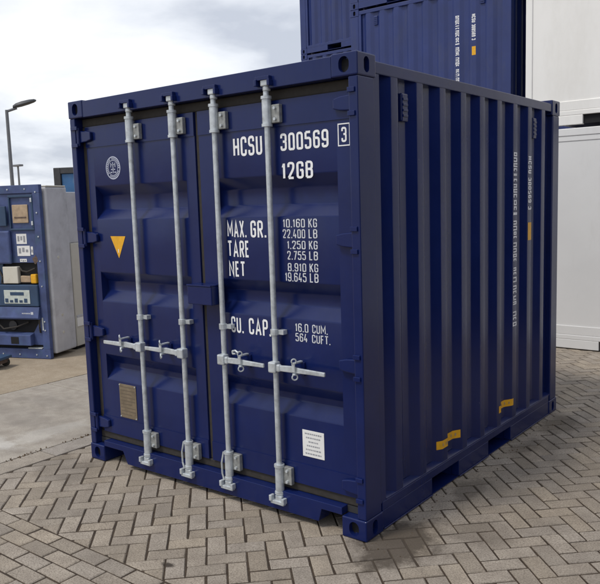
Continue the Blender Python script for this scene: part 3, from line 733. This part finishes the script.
for z in (.76, 1.27): MB().box(-.018, .06, z, .0035, .10, z+.07).build('hinge', M['lamp_grey'], t, .004)
for xx, yy in ((.14, 5.6), (2.75, 5.6), (.14, 7.80), (2.75, 7.80)):
    MB().box(xx+.06, yy-5.535, -.0205, xx+.16, yy-5.535+.09, -.0005).build('stacking_pad', M['dark_steel'], t)

# ------------------------------------------------------------------ machinery at left
RZ = R(20.7); ux = Vector((math.cos(RZ), math.sin(RZ), 0)); uy = Vector((-math.sin(RZ), math.cos(RZ), 0))
base = Vector((-4.67, 1.92, 0))-ux
t = thing('refrigeration_unit', 'worn blue refrigeration unit with display and stickers, cut by the left edge', 'machine', base, RZ)
UB, UD = M['unit_blue'], M['unit_dark_blue']; TH = 2.15
f = MB(); f.box(-1, 0, .0, 1, .06, .12); f.box(-1, 0, TH-.1, 1, .06, TH); f.box(-1, 0, .12, -.9, .06, TH-.1); f.box(.9, 0, .12, 1, .06, TH-.1); f.build('frame', UB, t, .004)
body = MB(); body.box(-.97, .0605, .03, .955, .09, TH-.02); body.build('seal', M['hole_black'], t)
MB().box(-.98, .0905, .05, 1.03, .52, TH-.03).build('insulated_back', M['grey_aluminium'], t, .02)
MB().box(-.98, .10, TH-.0295, 1.03, .50, TH-.012).build('back_cap', M['cream_panel'], t, .006)
MB().box(-.899, .018, 1.20, .899, .058, TH-.101).build('upper_panel', UB, t, .003)
w_ = MB(); 
for a in ((.545, -.006, 1.60, .90, .0175, 1.625), (.545, -.006, 2.0, .90, .0175, 2.03), (.545, -.006, 1.625, .565, .0175, 2.0), (.87, -.006, 1.625, .90, .0175, 2.0)): w_.box(*a)
hatch = w_.build('hatch_surround', UD, t, .006)
MB().box(.588, .004, 1.69, .816, .0172, 1.913).build('chart_plate', M['tan_plate'], hatch, .006)
MB().box(.62, -.001, 1.75, .79, .0038, 1.765).build('plate_strip', M['rust'], hatch)
for x0, z0, x1, z1 in ((.613, 1.433, .763, 1.558), (.614, 1.285, .80, 1.41), (.815, 1.30, .845, 1.40), (.643, 1.211, .743, 1.249)):
    o = MB().box(x0, .015, z0, x1, .0175, z1).build('sticker', M['sticker_white'], t)
    q = MB(); rnd = random.Random(int(x0*1000+z0*100))
    for k in range(3): MB().box(x0+(.12+k*.28)*(x1-x0), .0135, z0+(z1-z0)*rnd.uniform(.15, .4), x0+(.30+k*.28)*(x1-x0), .0148, z1-(z1-z0)*rnd.uniform(.15, .4)).build('sticker_print', M['print_grey'], o)
rnd = random.Random(3); MB().prism([(.885+math.cos(k*.524)*rnd.uniform(.02, .05), 1.24+math.sin(k*.524)*rnd.uniform(.03, .065)) for k in range(12)], 'y', -.0015, .0).build('rust_patch', M['rust'], t)
MB().box(-.30, -.035, 1.19, .545, .0165, 1.60).build('compressor_cover', UB, t, .02)
# control recess
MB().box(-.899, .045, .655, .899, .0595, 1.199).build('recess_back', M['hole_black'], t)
MB().box(.40, -.02, .945, .62, .044, 1.155).build('control_box', M['cream_panel'], t, .008)
MB().box(.64, .0, .955, .79, .044, 1.04).build('valve_block', M['tan_plate'], t, .012)
MB().box(.80, -.015, .945, .878, .044, 1.06).build('yellow_plug', M['sticker_yellow'], t, .012)
f = MB(); f.box(-.899, -.03, .66, .9, .044, .93); fo = f.build('display_housing', UD, t, .012)
di = MB().box(.405, -.036, .695, .785, -.0305, .865).build('display', M['unit_display'], fo, .004)
q = MB()
for k in range(5): q.box(.42+k*.07, -.039, .71, .465+k*.07, -.0365, .74 if k % 2 else .76)
q.box(.50, -.039, .80, .70, -.0365, .84); q.build('key', UD, di)
MB().box(-.899, .02, .935, .38, .044, 1.19).build('side_cover', UD, t, .004)
MB().prism([(-.02, .655), (-.06, .52), (-.045, .50), (.05, .50), (.05, .655)], 'x', -.899, .9).build('fascia', UB, t, .004)
lt = MB()
for k in range(9): lt.box(.66+k*.014, -.0475, .568, .668+k*.014, -.044, .583)
lt.box(.79, -.0475, .555, .825, -.044, .595); lt.build('fascia_lettering', M['letter_worn'], t)
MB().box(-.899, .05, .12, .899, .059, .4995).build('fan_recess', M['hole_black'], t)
MB().prism([(-.05, .17), (-.05, .30), (.045, .325), (.045, .17)], 'x', -.899, .76).build('lower_cover', UB, t, .006)
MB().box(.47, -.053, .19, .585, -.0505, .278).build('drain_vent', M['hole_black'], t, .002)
gs = MB(); gs.add([(.76, .03, .17), (.90, .03, .17), (.90, .03, .4995), (.875, .03, .4995), (.76, .03, .33)], [(0, 1, 2, 3, 4)]); gs.add([(.76, .048, .17), (.90, .048, .17), (.90, .048, .4995), (.875, .048, .4995), (.76, .048, .33)], [(4, 3, 2, 1, 0)])
gs.build('gusset', UB, t, fix=False)
for k in range(2): MB().cyl((.1+.35*k, .03, .41), (.1+.35*k, .047, .41), .06, 14).build('fan_boss', M['dark_steel'], t)
MB().box(.68, -.004, .125, .885, .048, .137).build('steel_strip', GAL, t)
for pts_ in ([(.30, .03, 1.15), (.38, -.005, 1.02), (.36, .0, .95), (.42, .01, .935)], [(.63, .02, 1.14), (.68, -.005, 1.10), (.76, -.01, 1.09), (.86, .01, 1.13)], [(.2, .02, .48), (.35, -.02, .37), (.55, -.015, .40), (.70, .02, .46)], [(.86, .0, .64), (.89, -.02, .55), (.885, -.02, .40), (.86, .02, .33)]):
    MB().tube(pts_, .011, 7).build('cable', M['rubber'], t, smooth=60)
for z in (1.66, 1.94): MB().box(.868, -.013, z, .893, -.0065, z+.05).build('hatch_hinge', GAL, hatch, .003)
MB().box(.30, -.012, 1.66, .52, -.0355, 1.90).build('cover_louvre', UD, t, .004)
for k in range(6): MB().box(-.25+k*.09, -.0425, 1.28, -.20+k*.09, -.0355, 1.52).build('cover_rib', UB, t, .003)
MB().box(.91, -.004, .36, .93, -.0005, .52).build('earth_strap', GAL, t, .001)
for z in (2.06, 1.81, 1.52, 1.22, .91, .47, .36, .04):
    MB().cyl((.95, -.008, z), (.95, -.0005, z), .010, 6).build('bolt', GAL, t)
for x in (.30, .55, .80): 
    for z in (.05, 2.10): MB().cyl((x, -.008, z), (x, -.0005, z), .010, 6).build('bolt', GAL, t)
for z in (.25, .47, 1.2): MB().cyl((1.0302, .25, z+.05), (1.036, .25, z+.05), .018, 8).build('rivet', M['cream_panel'], t)

b2 = base+ux*.98+uy*.60
t = thing('insulated_box', 'cream white insulated box with grey upper panel, half hidden behind the blue container', 'box', b2-ux*1.0, RZ)
MB().box(-1, 0, .04, 1, 1.9, 1.40).build('lower_panel', M['cream_panel'], t, .01)
MB().box(-1.0, 0, 1.402, .985, 1.9, 2.06).build('upper_panel', M['grey_aluminium'], t, .01)
MB().box(1.0005, .02, .42, 1.012, 1.88, .45).build('rubbing_strip', M['grey_aluminium'], t, .003)
MB().box(1.0005, .02, .30, 1.010, 1.88, .4195).build('light_band', M['white_panel'], t, .003)
MB().box(-.98, .03, 0, .97, 1.87, .0395).build('skid', M['hole_black'], t)

t = thing('teal_container', 'teal blue container with dark frame showing above the refrigeration unit', 'container', (-6.89, 4.28, 0), R(30))
MB().box(-.62, 0, 0, -.50, .12, 2.52).build('corner_post', M['dark_steel'], t, .01)
MB().box(-.499, 0, 2.42, 1.6, .12, 2.52).build('header', M['dark_steel'], t, .008)
MB().box(-.499, 0, 0, 1.6, .12, .15).build('sill', M['dark_steel'], t, .008)
for k in range(4): MB().box(-.495+k*.525, .03, .1505, -.495+(k+1)*.525-.01, .09, 2.4195).build('door_panel', M['teal_panel'], t, .01)
MB().box(-.6, .1205, .02, 1.58, 5.0, 2.50).build('body', M['teal_panel'], t, .01)

gx = Vector((-4.70, 1.32, 0))
t = thing('hand_trolley', 'low dark trolley with blue deck on the ground at the left edge', 'trolley', gx, R(25))
MB().box(-.5, -.10, .10, .0, .16, .135).build('deck', M['unit_dark_blue'], t, .008)
MB().box(-.48, -.08, .05, -.03, .14, .0995).build('chassis', M['rust'], t, .006)
for x in (-.42, -.07):
    for y_ in (-.085, .125): MB().cyl((x, y_-.018, .05), (x, y_+.018, .05), .05, 16).build('wheel', M['rubber'], t, .004, 40)

# ------------------------------------------------------------------ lamps
lp_ = Vector((-16.47, 8.60, 0))
t = thing('street_lamp', 'grey street lamp with dark flat head rising behind the refrigeration unit', 'lamp', lp_)
MB().cyl((0, 0, 0), (0, 0, 4.70), .065, 14, .045).build('pole', M['lamp_grey'], t, smooth=40)
d = Vector((.53, .85, 0)).normalized()
a0 = Vector((0, 0, 4.66)); a1 = d*.28+Vector((0, 0, 4.76))
MB().cyl(a0, a1, .038, 10).build('arm', M['lamp_grey'], t, smooth=40)
h_ = MB(); n_ = 12; sec = []
for k, (s_, wd, ht) in enumerate(((.17, .05, .045), (.25, .11, .085), (.42, .16, .10), (.62, .155, .09), (.76, .11, .065), (.82, .03, .025))):
    c = d*s_+Vector((0, 0, 4.73+s_*.30)); sd = Vector((-d.y, d.x, 0))
    sec += [c+sd*wd*math.cos(2*math.pi*i/n_)+Vector((0, 0, 1))*ht*math.sin(2*math.pi*i/n_)*(1 if math.sin(2*math.pi*i/n_) > 0 else .55) for i in range(n_)]
h_.add(sec, [(k*n_+i, k*n_+(i+1) % n_, (k+1)*n_+(i+1) % n_, (k+1)*n_+i) for k in range(5) for i in range(n_)]+[tuple(range(n_)), tuple(range(5*n_, 6*n_))])
h_.build('lamp_head', M['lamp_dark'], t, smooth=50)
t = thing('floodlight_mast', 'thin distant floodlight mast against the pale sky', 'mast', (-56.57, 33.1, 0))
MB().cyl((0, 0, 0), (0, 0, 5.7), .12, 8, .08).build('pole', M['lamp_grey'], t, smooth=40)
MB().box(-.55, -.2, 5.65, .55, .2, 5.82).build('head', M['lamp_grey'], t, .03)
